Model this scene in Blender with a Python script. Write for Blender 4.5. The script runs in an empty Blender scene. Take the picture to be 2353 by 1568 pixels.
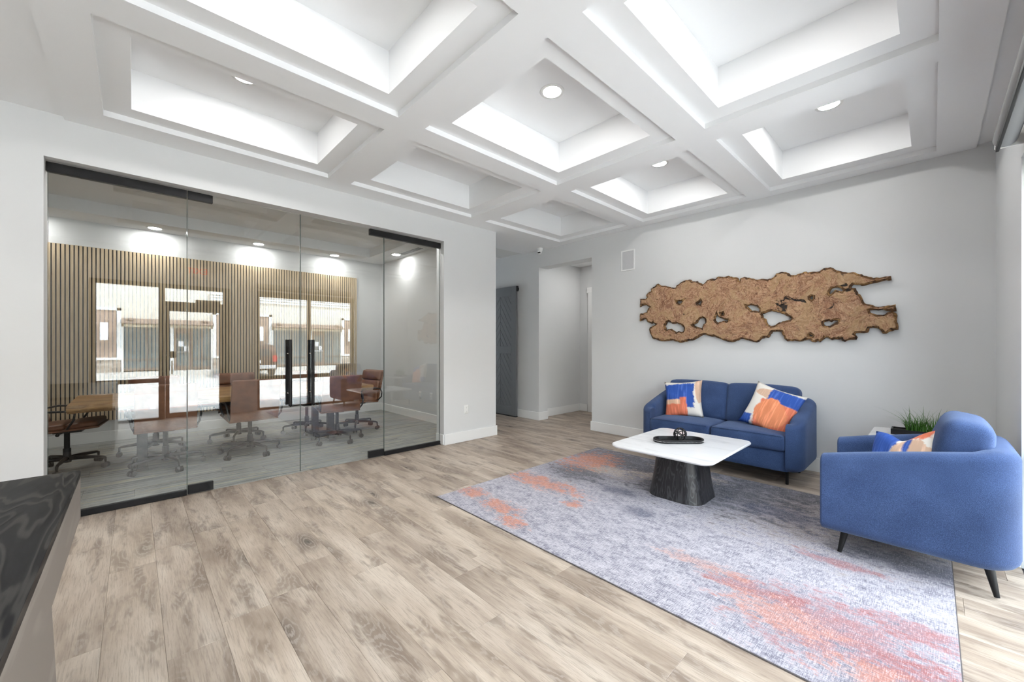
import bpy, bmesh, math, random
from mathutils import Vector, Matrix
random.seed(7)
PI = math.pi
SC = bpy.context.scene
COL = SC.collection

# ------------------------------------------------------------------ camera, world, sun, exposure
TH = math.radians(46.478)
cd = bpy.data.cameras.new('camera'); cam = bpy.data.objects.new('camera', cd); COL.objects.link(cam)
cam.location = (0, 0, 1.3); cam.rotation_euler = (PI/2, 0, TH)
cd.sensor_width = 36; cd.lens = 36*916.5/2353; cd.shift_y = 10.6/2353; cd.clip_start = 0.03; cd.clip_end = 200
SC.camera = cam
SKY = 10.0; SUN = 31.0; LAMP = 140.0; LAMP_MEETING = 135.0
w = bpy.data.worlds.new('sky'); SC.world = w; w.use_nodes = True
bg = w.node_tree.nodes['Background']; bg.inputs[0].default_value = (.83, .93, 1.04, 1); bg.inputs[1].default_value = SKY
sl = bpy.data.lights.new('sun', 'SUN'); sl.energy = SUN; sl.angle = .06; sl.color = (1, .98, .96)
so = bpy.data.objects.new('sun', sl); COL.objects.link(so)
so.rotation_euler = Vector((.30, -.48, -.82)).to_track_quat('-Z', 'Y').to_euler()
SC.view_settings.view_transform = 'Standard'; SC.view_settings.look = 'None'
SC.view_settings.exposure = 0.32; SC.view_settings.gamma = 1.0; SC.view_settings.use_curve_mapping = False
cy = SC.cycles
cy.use_denoising = True; cy.use_light_tree = False; cy.use_adaptive_sampling = True; cy.adaptive_threshold = .05; cy.max_bounces = 8; cy.diffuse_bounces = 4; cy.glossy_bounces = 4; cy.transparent_max_bounces = 16
cy.transmission_bounces = 4; cy.sample_clamp_indirect = 8; cy.caustics_reflective = False; cy.caustics_refractive = False
PORTALS = [(-3.15, -2.05, .02, 2.35), (-.45, 1.32, .02, 2.4), (1.82, 3.72, .02, 2.35)]  # first one belongs to the added window behind the camera
for y0, y1, z0, z1 in PORTALS:      # daylight portals in the window openings (no emission of their own)
    l = bpy.data.lights.new('window_portal', 'AREA'); l.shape = 'RECTANGLE'; l.size = z1-z0; l.size_y = y1-y0
    l.cycles.is_portal = True
    o = bpy.data.objects.new('window_portal', l); COL.objects.link(o)
    o.location = (.60, (y0+y1)/2, (z0+z1)/2); o.rotation_euler = (0, PI/2, 0)

# ------------------------------------------------------------------ node helper
def is_sock(v): return isinstance(v, bpy.types.NodeSocket)
class NT:
    def __init__(s, name, color=(.8, .8, .8), rough=.5, metal=0.0, **kw):
        s.m = bpy.data.materials.new(name); s.m.use_nodes = True; s.t = s.m.node_tree
        s.b = s.t.nodes['Principled BSDF']; s.set(Base_Color=color, Roughness=rough, Metallic=metal, **kw)
    def put(s, sock, v):
        if is_sock(v): s.t.links.new(v, sock)
        else:
            if sock.type == 'RGBA' and len(v) == 3: v = (*v, 1)
            sock.default_value = v
    def N(s, typ, ins=None, **props):
        n = s.t.nodes.new(typ)
        for k, v in props.items(): setattr(n, k, v)
        for k, v in (ins or {}).items(): s.put(n.inputs[k], v)
        return n
    def set(s, **kw):
        for k, v in kw.items(): s.put(s.b.inputs[k.replace('_', ' ')], v)
        return s
    def math(s, op, a, b=0.0, c=0.0, clamp=False):
        n = s.N('ShaderNodeMath', {0: a, 1: b}, operation=op, use_clamp=clamp)
        if op in ('MULTIPLY_ADD', 'SMOOTH_MIN', 'SMOOTH_MAX'): s.put(n.inputs[2], c)
        return n.outputs[0]
    def add(s, a, b): return s.math('ADD', a, b)
    def mul(s, a, b): return s.math('MULTIPLY', a, b)
    def obj(s): return s.N('ShaderNodeTexCoord').outputs['Object']
    def rnd(s): return s.N('ShaderNodeObjectInfo').outputs['Random']
    def sep(s, v):
        n = s.N('ShaderNodeSeparateXYZ', {0: v}); return n.outputs
    def comb(s, x, y, z): return s.N('ShaderNodeCombineXYZ', {0: x, 1: y, 2: z}).outputs[0]
    def vm(s, op, a, b): return s.N('ShaderNodeVectorMath', {0: a, 1: b}, operation=op).outputs[0]
    def scale(s, v, sc): return s.vm('MULTIPLY', v, sc)
    def noise(s, v, sc=5.0, det=3.0, rough=.5, dist=0.0):
        return s.N('ShaderNodeTexNoise', {'Vector': v, 'Scale': sc, 'Detail': det, 'Roughness': rough, 'Distortion': dist}).outputs['Fac']
    def vor(s, v, sc=5.0, feat='F1', out='Distance'):
        return s.N('ShaderNodeTexVoronoi', {'Vector': v, 'Scale': sc}, feature=feat).outputs[out]
    def ramp(s, f, stops, interp='LINEAR'):
        n = s.N('ShaderNodeValToRGB', {0: f}); e = n.color_ramp.elements; n.color_ramp.interpolation = interp
        while len(e) < len(stops): e.new(.5)
        for el, (p, c) in zip(e, stops):
            el.position = p; el.color = (*c, 1) if len(c) == 3 else c
        return n.outputs[0]
    def ss(s, f, a, b):             # smoothstep of f between a and b
        return s.N('ShaderNodeMapRange', {0: f, 1: a, 2: b, 3: 0.0, 4: 1.0}, interpolation_type='SMOOTHSTEP').outputs[0]
    def mix(s, f, a, b, blend='MIX'):
        n = s.N('ShaderNodeMix', data_type='RGBA', blend_type=blend)
        s.put(n.inputs[0], f); s.put(n.inputs[6], a); s.put(n.inputs[7], b); return n.outputs[2]
    def blob(s, u, v, u0, v0, ru, rv, nz, amp=.8, soft=.12):   # ragged elliptical patch -> mask
        du = s.math('DIVIDE', s.math('SUBTRACT', u, u0), ru); dv = s.math('DIVIDE', s.math('SUBTRACT', v, v0), rv)
        d = s.math('SQRT', s.add(s.mul(du, du), s.mul(dv, dv)))
        f = s.add(s.math('SUBTRACT', 1.0, d), s.mul(s.math('SUBTRACT', nz, .5), 2*amp))
        return s.ss(f, -soft, soft)
    def boxm(s, u, v, u0, u1, v0, v1, nz, amp=.08, soft=.01):  # ragged rectangle -> mask
        n = s.mul(s.math('SUBTRACT', nz, .5), 2*amp)
        a = s.math('MINIMUM', s.math('SUBTRACT', u, u0), s.math('SUBTRACT', u1, u))
        b = s.math('MINIMUM', s.math('SUBTRACT', v, v0), s.math('SUBTRACT', v1, v))
        return s.ss(s.add(s.math('MINIMUM', a, b), n), -soft, soft)
    def bump(s, h, strength=.3, dist=.01):
        n = s.N('ShaderNodeBump', {'Strength': strength, 'Distance': dist, 'Height': h}); s.t.links.new(n.outputs[0], s.b.inputs['Normal']); return s

MT = {}
def simple(name, color, rough=.5, metal=0.0, **kw):
    MT[name] = NT(name, color, rough, metal, **kw).m
simple('black_metal', (.012, .012, .014), .35)
simple('black_satin', (.012, .012, .013), .42, Specular_IOR_Level=.25)
simple('rubber', (.02, .02, .022), .6)
simple('white_trim', (.84, .84, .83), .45)
simple('plastic_white', (.82, .82, .80), .35)
simple('chrome', (.6, .6, .62), .2, 1.0)
simple('bronze_frame', (.045, .035, .028), .4)
simple('dark_lens', (.005, .005, .006), .1)
simple('shade_fabric', (.30, .30, .30), .8)
simple('gasket', (.05, .05, .055), .6)
simple('car_paint', (.05, .028, .022), .25, .4)
simple('car_glass', (.02, .022, .025), .08)
simple('tail_red', (.35, .02, .02), .25)
simple('asphalt_red', (.45, .12, .10), .8)
simple('white_paint', (.85, .85, .85), .7)
simple('stucco', (.62, .59, .53), .9)
simple('stucco_white', (.80, .80, .78), .9)
simple('awning_brown', (.16, .12, .10), .8)
simple('cream', (.66, .60, .47), .8)
simple('store_glass', (.10, .13, .14), .08)
simple('paper', (.8, .8, .82), .7)
simple('sign_red', (.6, .03, .02), .5)
simple('tile_white', (.80, .80, .78), .9)
simple('door_grey', (.15, .158, .168), .42)
simple('dark_soil', (.02, .018, .015), .9)
simple('plum_edge', (.10, .09, .09), .8)

def wallmat(name, col):
    g = NT(name, col, .75); o = g.obj(); n = g.noise(o, 260, 2)
    g.bump(n, .06, .002); MT[name] = g.m
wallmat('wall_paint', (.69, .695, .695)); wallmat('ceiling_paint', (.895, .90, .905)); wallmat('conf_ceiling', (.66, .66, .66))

def emis(name, col, st):
    g = NT(name, col, .5); g.set(Emission_Color=col, Emission_Strength=st); MT[name] = g.m
emis('lamp_lens', (1, .985, .965), LAMP); emis('meeting_lens', (1, .985, .965), LAMP_MEETING); emis('exit_red', (1, .08, .03), 1.2)

def glass(name, tint, f0):
    # thin clear pane: transparent body with a Schlick reflection on either face
    g = NT(name); t = g.t; out = t.nodes['Material Output']
    geo = g.N('ShaderNodeNewGeometry')
    dot = g.N('ShaderNodeVectorMath', {0: geo.outputs['Incoming'], 1: geo.outputs['Normal']}, operation='DOT_PRODUCT').outputs['Value']
    c = g.math('SUBTRACT', 1.0, g.math('ABSOLUTE', dot), clamp=True)
    fr = g.add(f0, g.mul(1-f0, g.math('POWER', c, 5.0)))
    tr = g.N('ShaderNodeBsdfTransparent', {0: tint}); gl = g.N('ShaderNodeBsdfGlossy', {'Color': (1, 1, 1), 'Roughness': 0.0})
    mx = g.N('ShaderNodeMixShader', {0: fr, 1: tr.outputs[0], 2: gl.outputs[0]}); t.links.new(mx.outputs[0], out.inputs[0]); MT[name] = g.m
glass('glass_clear', (.95, .965, .96), .066); glass('glass_window', (.97, .975, .97), .04)
simple('glass_edge', (.10, .13, .12), .15)

# wood floor planks: own grain per plank
g = NT('oak_plank', rough=.42); o = g.obj(); r = g.rnd()
off = g.comb(g.mul(r, 37.0), g.mul(r, 91.0), g.mul(r, 53.0)); p = g.vm('ADD', o, off)
wv = g.noise(g.scale(p, (.8, 2.6, 1)), 1.6, 2, .5, .2)
vs = g.N('ShaderNodeTexVoronoi', {'Vector': g.vm('ADD', g.scale(p, (1.5, 4.6, 1)), g.comb(0.0, g.mul(wv, .5), 0.0)), 'Scale': 1.05})
kn = vs.outputs['Distance']; has = g.ss(g.sep(vs.outputs['Color'])[0], .45, .55)
wob = g.noise(g.scale(p, (5, 18, 1)), 2.2, 4, .65)
rings = g.math('SINE', g.add(g.mul(kn, 62.0), g.add(g.mul(wv, 75.0), g.mul(wob, 14.0))))
big = g.noise(g.scale(p, (.8, 4.2, 1)), 1.7, 3, .55, .3)
fine = g.noise(g.scale(p, (3.5, 75, 1)), 2.4, 4, .7)
smu = g.ss(g.noise(g.scale(p, (1.2, 5.0, 1)), 2.2, 3, .6), .50, .64)
halo = g.mul(g.math('SUBTRACT', 1.0, g.ss(kn, .03, .36)), has); knm = g.mul(g.math('SUBTRACT', 1.0, g.ss(g.add(kn, g.mul(wob, .08)), .07, .14)), has)
c = g.ramp(big, [(.34, (.270, .205, .158)), (.44, (.390, .312, .245)), (.55, (.49, .405, .325)), (.68, (.60, .515, .425))])
c = g.mix(g.mul(smu, .70), c, (.165, .117, .086))
c = g.mix(g.mul(halo, .85), c, (.100, .074, .056))
c = g.mix(g.mul(g.ss(rings, .1, .95), g.add(.05, g.mul(g.math('MAXIMUM', halo, g.mul(smu, .6)), .36))), c, (.66, .59, .52))
c = g.mix(g.mul(g.ss(fine, .46, .66), .46), c, (.185, .140, .108))
c = g.mix(g.mul(knm, .92), c, (.035, .025, .018))
c = g.mix(.14, c, g.ramp(r, [(0, (.20, .16, .13)), (.5, (.44, .37, .31)), (1, (.64, .53, .40))]))
g.set(Base_Color=c, Roughness=g.add(.36, g.mul(fine, .2))); g.bump(g.add(g.mul(rings, .2), fine), .12, .002); MT['oak_plank'] = g.m
# carpet planks in the meeting room
g = NT('carpet', rough=.95); o = g.obj(); r = g.rnd(); p = g.vm('ADD', o, g.comb(g.mul(r, 17.0), g.mul(r, 29.0), 0.0))
st = g.noise(g.scale(p, (16, .55, 1)), 1.7, 3, .6); fz = g.noise(p, 220, 2)
c = g.ramp(st, [(.30, (.11, .12, .125)), (.42, (.25, .26, .26)), (.49, (.42, .42, .40)), (.55, (.27, .28, .28)), (.62, (.44, .39, .28)), (.70, (.60, .60, .57))])
c = g.mix(g.mul(fz, .25), c, (.13, .135, .13)); g.set(Base_Color=c); g.bump(fz, .5, .004); MT['carpet'] = g.m
# slat veneer
g = NT('slat_oak', rough=.5); o = g.obj(); r = g.rnd(); p = g.vm('ADD', o, g.comb(0.0, g.mul(r, 9.0), g.mul(r, 31.0)))
n = g.noise(g.scale(p, (30, 30, 1.4)), 3, 3)
c = g.ramp(n, [(.3, (.56, .42, .255)), (.6, (.70, .555, .37)), (.8, (.76, .62, .44))]); g.set(Base_Color=c); MT['slat_oak'] = g.m
# dark desk top, grey desk side, ebony table base
def woodgrain(name, sc, c0, c1, rough, rfreq=60.0, axis=(.6, 4, 4), spec=.5):
    g = NT(name, rough=rough, Specular_IOR_Level=spec); o = g.obj(); p = g.scale(o, axis)
    wv = g.noise(p, sc, 3, .5, .5); rg = g.math('SINE', g.mul(wv, rfreq)); fn = g.noise(g.scale(p, (2, 40, 40)), 3, 2)
    c = g.mix(g.ss(rg, .2, 1), c0, c1); c = g.mix(g.mul(fn, .5), c, c0); g.set(Base_Color=c); g.bump(rg, .15, .0015); MT[name] = g.m
woodgrain('desk_black', 1.6, (.006, .006, .007), (.045, .042, .038), .45, 75.0, spec=.12)
woodgrain('desk_grey', 1.2, (.20, .175, .155), (.27, .24, .215), .5, 20.0)
woodgrain('ebony', 2.0, (.010, .010, .012), (.05, .05, .055), .34, 60.0, (7, 7, .5))
g = NT('live_edge', rough=.4); o = g.obj(); n = g.noise(g.scale(o, (9, .9, 9)), 2.2, 4, .6, .6); rg = g.math('SINE', g.mul(n, 40.0))
c = g.ramp(n, [(.3, (.10, .045, .015)), (.5, (.30, .155, .055)), (.7, (.47, .28, .115))]); c = g.mix(g.mul(g.ss(rg, 0, 1), .35), c, (.50, .31, .13))
g.set(Base_Color=c); MT['live_edge'] = g.m
# marble
g = NT('marble', rough=.22); o = g.obj(); n = g.noise(g.scale(o, (1.0, 5.5, 1)), 1.8, 6, .62, .8)
c = g.ramp(n, [(.30, (.56, .56, .58)), (.40, (.76, .76, .76)), (.50, (.82, .82, .82)), (1, (.84, .84, .84))]); g.set(Base_Color=c); MT['marble'] = g.m
# blue upholstery
g = NT('blue_fabric', rough=.95); o = g.obj(); n = g.noise(o, 420, 2, .7); n2 = g.noise(o, 5, 3)
n3 = g.math('MULTIPLY_ADD', n2, .25, g.math('MULTIPLY_ADD', n, .8, .08))
c = g.ramp(n3, [(.42, (.011, .025, .078)), (.62, (.028, .058, .150)), (.85, (.090, .150, .31))])
g.set(Base_Color=c, Sheen_Weight=.25, Sheen_Roughness=.45, Sheen_Tint=(.5, .62, .9)); g.bump(n, .45, .003); MT['blue_fabric'] = g.m
# tan leather
g = NT('tan_leather', rough=.45); o = g.obj(); n = g.noise(o, 9, 3); v = g.noise(o, 180, 2)
g.set(Base_Color=g.ramp(n, [(.3, (.15, .058, .028)), (.7, (.25, .105, .052))])); g.bump(v, .15, .002); MT['tan_leather'] = g.m
# burl wood
g = NT('burl_face', rough=.5); o = g.obj()
wp = g.vm('ADD', o, g.scale(g.N('ShaderNodeTexNoise', {'Vector': o, 'Scale': 4.0, 'Detail': 4.0}).outputs['Color'], (.30, .30, .30)))
n1 = g.noise(wp, 4.5, 6, .68, 1.2); n2 = g.noise(wp, 30, 5, .72, 1.8); vz = g.vor(wp, 26); ln = g.math('SINE', g.mul(g.noise(wp, 5, 3, .5, .6), 70.0))
c = g.ramp(n2, [(.32, (.085, .030, .013)), (.44, (.28, .130, .062)), (.55, (.48, .27, .155)), (.68, (.66, .44, .285))])
c = g.mix(g.mul(g.ss(n1, .46, .60), .65), c, (.47, .31, .155)); c = g.mix(g.mul(g.math('SUBTRACT', 1.0, g.ss(n1, .34, .47)), .6), c, (.21, .085, .042))
c = g.mix(g.mul(g.ss(ln, .2, 1), .28), c, (.62, .43, .28)); c = g.mix(g.mul(g.math('SUBTRACT', 1.0, g.ss(vz, .02, .14)), .55), c, (.14, .05, .022))
dk = g.ss(g.noise(wp, 3.2, 4, .62, .8), .655, .68); c = g.mix(dk, c, (.018, .009, .005)); g.set(Base_Color=c); g.bump(g.math('SUBTRACT', g.add(n2, g.mul(n1, .8)), dk), .9, .015); MT['burl_face'] = g.m
g = NT('burl_bark', rough=.8); o = g.obj(); n2 = g.noise(o, 16, 5, .72, 1.0)
g.set(Base_Color=g.ramp(n2, [(.36, (.020, .009, .004)), (.50, (.13, .058, .020)), (.62, (.36, .20, .075)), (.75, (.50, .33, .15))])); g.bump(n2, 1.0, .03); MT['burl_bark'] = g.m
# rug
g = NT('rug_print', rough=.95); o = g.obj(); x, y, z = g.sep(o)
u = g.math('DIVIDE', x, 3.0); v = g.math('DIVIDE', y, 2.39)
nb = g.noise(o, 2.6, 6, .68); nm = g.noise(g.scale(o, (1, 1.8, 1)), 8.0, 9, .78); wx = g.noise(g.scale(o, (14, 120, 1)), 2, 2, .6); wy = g.noise(g.scale(o, (140, 10, 1)), 2, 2, .6); fz = g.noise(o, 130, 3, .7)
wev = g.add(g.mul(wx, .4), g.add(g.mul(wy, .4), g.mul(fz, .25)))
c = g.ramp(g.add(g.mul(nm, .55), g.mul(wev, .45)), [(.38, (.10, .10, .14)), (.46, (.25, .24, .29)), (.53, (.42, .40, .445)), (.64, (.58, .56, .60))])
def patch(c, col, bl, k=1.0):
    for (a, b, ra, rb) in bl: c = g.mix(g.mul(g.mul(g.blob(u, v, a, b, ra, rb, nm2, 5.5, .4), k), spk), c, col)
    return c
spk = g.add(.45, g.mul(.55, g.ss(g.add(g.mul(wev, .6), g.mul(nm, .4)), .44, .54)))
nm2 = g.add(g.mul(nm, .62), g.mul(wev, .38))
c = patch(c, (.27, .225, .20), [(.82, .82, .28, .22)], .85)
c = patch(c, (.035, .040, .058), [(.26, .88, .36, .15), (.50, .78, .24, .15), (.14, .60, .10, .09), (.66, .95, .18, .09)], .92)
c = patch(c, (.035, .045, .10), [(.97, .60, .12, .05), (.72, .72, .09, .05), (.33, .52, .05, .03), (.45, .40, .03, .03)], .8)  # patch below the armchair paints in some of its shade with the navy
c = patch(c, (.50, .42, .36), [(.20, .70, .09, .05), (.40, .90, .08, .04), (.34, .76, .06, .03)], .75)
c = patch(c, (.55, .19, .095), [(.09, .77, .07, .11), (.12, .38, .11, .045), (.18, .10, .06, .03), (.27, .05, .035, .02), (.04, .12, .04, .03), (.30, .30, .02, .02)], .9)
c = patch(c, (.30, .085, .085), [(.86, .17, .10, .09), (.97, .10, .06, .07), (.76, .21, .07, .03), (.84, .48, .05, .02), (.95, .28, .05, .03)], .8)
c = patch(c, (.52, .25, .18), [(.80, .15, .06, .04), (.93, .07, .05, .04), (.66, .23, .06, .02)], .6)
c = g.mix(g.mul(g.ss(wev, .52, .62), .50), c, (.62, .60, .63)); c = g.mix(g.mul(g.math('SUBTRACT', 1.0, g.ss(wev, .44, .52)), .40), c, (.10, .095, .12))
g.set(Base_Color=c, Sheen_Weight=.1); g.bump(fz, .5, .004); MT['rug_print'] = g.m
# pillow prints
def pillow_mat(name, base, layers):
    g = NT(name, rough=.75); o = g.obj(); x, y, z = g.sep(o); nz = g.noise(o, 9, 5, .7); st = g.noise(g.scale(o, (30, 3, 3)), 2, 3); c = base
    for kind, col, a, amp in layers:
        col2 = g.mix(g.ss(st, .45, .75), col, tuple(min(1, k*1.35+.05) for k in col))
        m = g.boxm(x, y, *a, nz, amp) if kind == 'b' else g.blob(x, y, *a, nz, amp, .05)
        c = g.mix(m, c, col2)
    g.set(Base_Color=c); g.bump(g.noise(o, 14, 2), .25, .01); MT[name] = g.m
WH = (.78, .74, .68); BL = (.012, .07, .34); OR = (.66, .17, .085); TN = (.62, .42, .30)
pillow_mat('pillow_print_a', WH, [('e', TN, (.19, .12, .05, .16), .5), ('b', BL, (-.24, .13, -.04, .17), .07), ('b', BL, (.02, .12, -.10, .1), .04), ('b', (.66, .42, .28), (-.24, .0, -.14, -.01), .03), ('b', OR, (-.24, .05, -.24, -.06), .05), ('b', OR, (-.02, .05, -.24, .01), .01)])
pillow_mat('pillow_print_b', WH, [('e', TN, (-.02, .13, .16, .05), .4), ('b', BL, (-.05, .26, .06, .2), .05), ('b', OR, (-.10, .22, -.26, .07), .04), ('e', (.70, .23, .10), (.02, -.05, .14, .14), .4), ('b', BL, (-.30, -.12, -.30, -.12), .04)])
pillow_mat('pillow_print_c', WH, [('e', TN, (.08, .0, .12, .12), .5), ('b', BL, (-.26, -.03, -.05, .26), .06), ('b', BL, (-.26, .02, -.26, .02), .12), ('b', OR, (.06, .17, .13, .22), .05), ('e', OR, (.08, -.02, .06, .05), .4), ('b', BL, (.04, .07, .02, .12), .03)])
# grass, concrete, stone, siding
g = NT('grass_leaf', rough=.45); o = g.obj(); zz = g.sep(o)[2]
g.set(Base_Color=g.ramp(g.add(zz, g.mul(g.noise(o, 30, 2), .08)), [(.0, (.015, .05, .006)), (.08, (.06, .20, .02)), (.2, (.07, .17, .03))])); MT['grass_leaf'] = g.m
g = NT('concrete', rough=.85); o = g.obj(); g.set(Base_Color=g.ramp(g.add(g.mul(g.noise(o, .7, 5, .6), .7), g.mul(g.noise(o, 25, 3), .3)), [(.3, (.50, .49, .47)), (.7, (.64, .63, .60))])); MT['concrete'] = g.m
g = NT('ledge_stone', rough=.9); o = g.obj(); r = g.rnd(); g.set(Base_Color=g.mix(g.noise(o, 9, 4), g.ramp(r, [(0, (.20, .16, .13)), (.5, (.38, .32, .26)), (1, (.55, .50, .44))]), (.30, .27, .24))); MT['ledge_stone'] = g.m
g = NT('brown_siding', rough=.8); o = g.obj(); g.set(Base_Color=g.ramp(g.noise(g.scale(o, (1, .4, 6)), 4, 3), [(.3, (.22, .16, .13)), (.7, (.30, .23, .19))])); MT['brown_siding'] = g.m
g = NT('speaker_grille', rough=.7); o = g.obj(); vz = g.vor(o, 330); g.set(Base_Color=g.ramp(vz, [(.2, (.40, .40, .41)), (.5, (.62, .62, .63))])); MT['speaker_grille'] = g.m

# ------------------------------------------------------------------ mesh helper
class MB:
    def __init__(s): s.v = []; s.f = []
    def quad(s, *p):
        i = len(s.v); s.v += [tuple(q) for q in p]; s.f.append(tuple(range(i, i+len(p)))); return s
    def box(s, x0, x1, y0, y1, z0, z1):
        i = len(s.v)
        s.v += [(x0, y0, z0), (x1, y0, z0), (x1, y1, z0), (x0, y1, z0), (x0, y0, z1), (x1, y0, z1), (x1, y1, z1), (x0, y1, z1)]
        s.f += [tuple(i+k for k in q) for q in ((3, 2, 1, 0), (4, 5, 6, 7), (0, 1, 5, 4), (1, 2, 6, 5), (2, 3, 7, 6), (3, 0, 4, 7))]; return s
    def loft(s, loops, cap0=True, cap1=True, closed=True):
        b = len(s.v); n = len(loops[0])
        for L in loops: s.v += [tuple(q) for q in L]
        for k in range(len(loops)-1):
            for j in range(n if closed else n-1):
                a = b+k*n+j; c = b+k*n+(j+1) % n; s.f.append((a, c, c+n, a+n))
        if cap0: s.f.append(tuple(b+j for j in range(n))[::-1])
        if cap1: s.f.append(tuple(b+(len(loops)-1)*n+j for j in range(n)))
        return s
    def cyl(s, p0, p1, r0, r1=None, n=16, caps=True):
        r1 = r0 if r1 is None else r1; p0 = Vector(p0); p1 = Vector(p1); d = (p1-p0).normalized()
        a = d.orthogonal().normalized(); b = d.cross(a)
        L = [[p+(a*math.cos(2*PI*k/n)+b*math.sin(2*PI*k/n))*r for k in range(n)] for p, r in ((p0, r0), (p1, r1))]
        return s.loft(L, caps, caps)
    def tube(s, pts, r, n=10):
        pts = [Vector(p) for p in pts]; loops = []; prev = None
        for i, p in enumerate(pts):
            d = (pts[min(i+1, len(pts)-1)]-pts[max(i-1, 0)]).normalized()
            a = d.orthogonal().normalized() if prev is None else (prev-d*prev.dot(d)).normalized()
            prev = a; b = d.cross(a); rr = r[i] if isinstance(r, (list, tuple)) else r
            loops.append([p+(a*math.cos(2*PI*k/n)+b*math.sin(2*PI*k/n))*rr for k in range(n)])
        return s.loft(loops)
    def lathe(s, prof, c=(0, 0, 0), n=32, caps=True):   # prof: (r, z)
        return s.loft([[(c[0]+r*math.cos(2*PI*k/n), c[1]+r*math.sin(2*PI*k/n), c[2]+z) for k in range(n)] for r, z in prof], caps, caps)
    def rbox(s, sx, sy, sz, r, crown=(0, 0, 0), n=10, M=None):  # soft rounded box, half sizes, with bulging faces
        b = len(s.v); idx = {}
        def vert(p):
            k = tuple(round(q, 5) for q in p)
            if k in idx: return idx[k]
            q = []; inner = []
            for t, h in zip(p, (sx, sy, sz)): inner.append(max(-h+r, min(h-r, t*h)))
            d = Vector([t*h-i for t, h, i in zip(p, (sx, sy, sz), inner)])
            if d.length > 1e-9: d = d.normalized()*r
            P = Vector(inner)+d
            e = [1-(P.x/sx)**2, 1-(P.y/sy)**2, 1-(P.z/sz)**2]
            P = Vector((P.x+crown[0]*e[1]*e[2]*P.x/sx, P.y+crown[1]*e[0]*e[2]*P.y/sy, P.z+crown[2]*e[0]*e[1]*P.z/sz))
            if M is not None: P = M @ P
            s.v.append(tuple(P)); idx[k] = len(s.v)-1; return idx[k]
        T = [math.sin(PI/2*(2*i/n-1)) for i in range(n+1)]
        for ax in range(3):
            for sg in (-1, 1):
                for i in range(n):
                    for j in range(n):
                        q = []
                        for a, c in ((i, j), (i+1, j), (i+1, j+1), (i, j+1)):
                            p = [0, 0, 0]; p[ax] = sg; p[(ax+1) % 3] = T[a]; p[(ax+2) % 3] = T[c]; q.append(vert(p))
                        s.f.append(tuple(q if sg > 0 else q[::-1]))
        return s
    def build(s, name, mat, parent=None, smooth=False, bevel=0.0, seg=2, loc=None):
        me = bpy.data.meshes.new(name); me.from_pydata(s.v, [], s.f); me.update()
        if mat: me.materials.append(MT[mat])
        return link(name, me, parent, smooth, bevel, seg, loc)
def link(name, me, parent=None, smooth=False, bevel=0.0, seg=2, loc=None):
    o = bpy.data.objects.new(name, me); COL.objects.link(o); o.parent = parent
    if loc: o.location = loc
    if smooth:
        for p in me.polygons: p.use_smooth = True
        if smooth == 'auto':
            bm = bmesh.new(); bm.from_mesh(me)
            for e in bm.edges:
                if len(e.link_faces) == 2 and e.calc_face_angle(0) > .7: e.smooth = False
            bm.to_mesh(me); bm.free()
    if bevel:
        m = o.modifiers.new('bevel', 'BEVEL'); m.width = bevel; m.segments = seg; m.limit_method = 'ANGLE'; m.angle_limit = .6
    return o
def box(name, mat, b, parent=None, bevel=0.0): return MB().box(*b).build(name, mat, parent, bevel=bevel)
def tag(o, label, cat, group=None):
    o['label'] = label; o['category'] = cat
    if group: o['group'] = group
    return o
def struct(o): o['kind'] = 'structure'; return o
def thing(name, loc, label, cat, group=None, rz=0.0):
    o = bpy.data.objects.new(name, None); COL.objects.link(o); o.location = loc; o.rotation_euler = (0, 0, rz); o.empty_display_size = .1
    return tag(o, label, cat, group)
def copy_tree(o, parent=None):
    c = o.copy(); COL.objects.link(c); c.parent = parent
    for ch in list(o.children): copy_tree(ch, c)
    return c
def rrect(hx, hy, r, z, n=6, cx=0, cy=0):
    pts = []
    for sx, sy, a0 in ((1, 1, 0), (-1, 1, PI/2), (-1, -1, PI), (1, -1, 3*PI/2)):
        for k in range(n+1):
            a = a0+PI/2*k/n; pts.append((cx+sx*(hx-r)+r*math.cos(a), cy+sy*(hy-r)+r*math.sin(a), z))
    return pts

# ------------------------------------------------------------------ room dimensions
XL, XR, YB, YN = -4.375, .36, 5.11, -4.6        # face of glass wall, window wall, art wall, wall behind the camera
ZC, ZU = 2.955, 2.978                           # coffer soffit, surrounding ceiling
XG = -4.46                                      # glass plane
XF, YR, YL = -7.72, 3.66, -2.4                  # meeting room far, right and left walls
ZCF = 2.946
def wall_part(name, b, mat='wall_paint', parent=None):
    o = box(name, mat, b, parent)
    return o if parent else struct(o)

# floor: sub-slab plus planks
floor = struct(box('floor', 'plum_edge', (-8.4, .62, YN, 6.7, -.12, -.011)))
cache = {}
def plank(x0, x1, y0, y1):
    L = round(x1-x0, 3); W = round(y1-y0, 3); k = (L, W)
    if k not in cache:
        e = .0003; b = .0010
        m = MB(); hx, hy = L/2-e, W/2-e
        m.loft([[(-hx, -hy, -.010), (hx, -hy, -.010), (hx, hy, -.010), (-hx, hy, -.010)], [(-hx, -hy, -.0009), (hx, -hy, -.0009), (hx, hy, -.0009), (-hx, hy, -.0009)],
                [(-hx+b, -hy+b, 0), (hx-b, -hy+b, 0), (hx-b, hy-b, 0), (-hx+b, hy-b, 0)]])
        me = bpy.data.meshes.new('plank'); me.from_pydata(m.v, [], m.f); me.materials.append(MT['oak_plank']); cache[k] = me
    o = bpy.data.objects.new('plank', cache[k]); COL.objects.link(o); o.parent = floor
    o.location = ((x0+x1)/2, (y0+y1)/2, 0)
known = {1: -2.17, 3: -2.34, 5: -2.25, 6: -1.44, 7: -1.84}
PL = 1.22; nplank = 0
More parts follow.
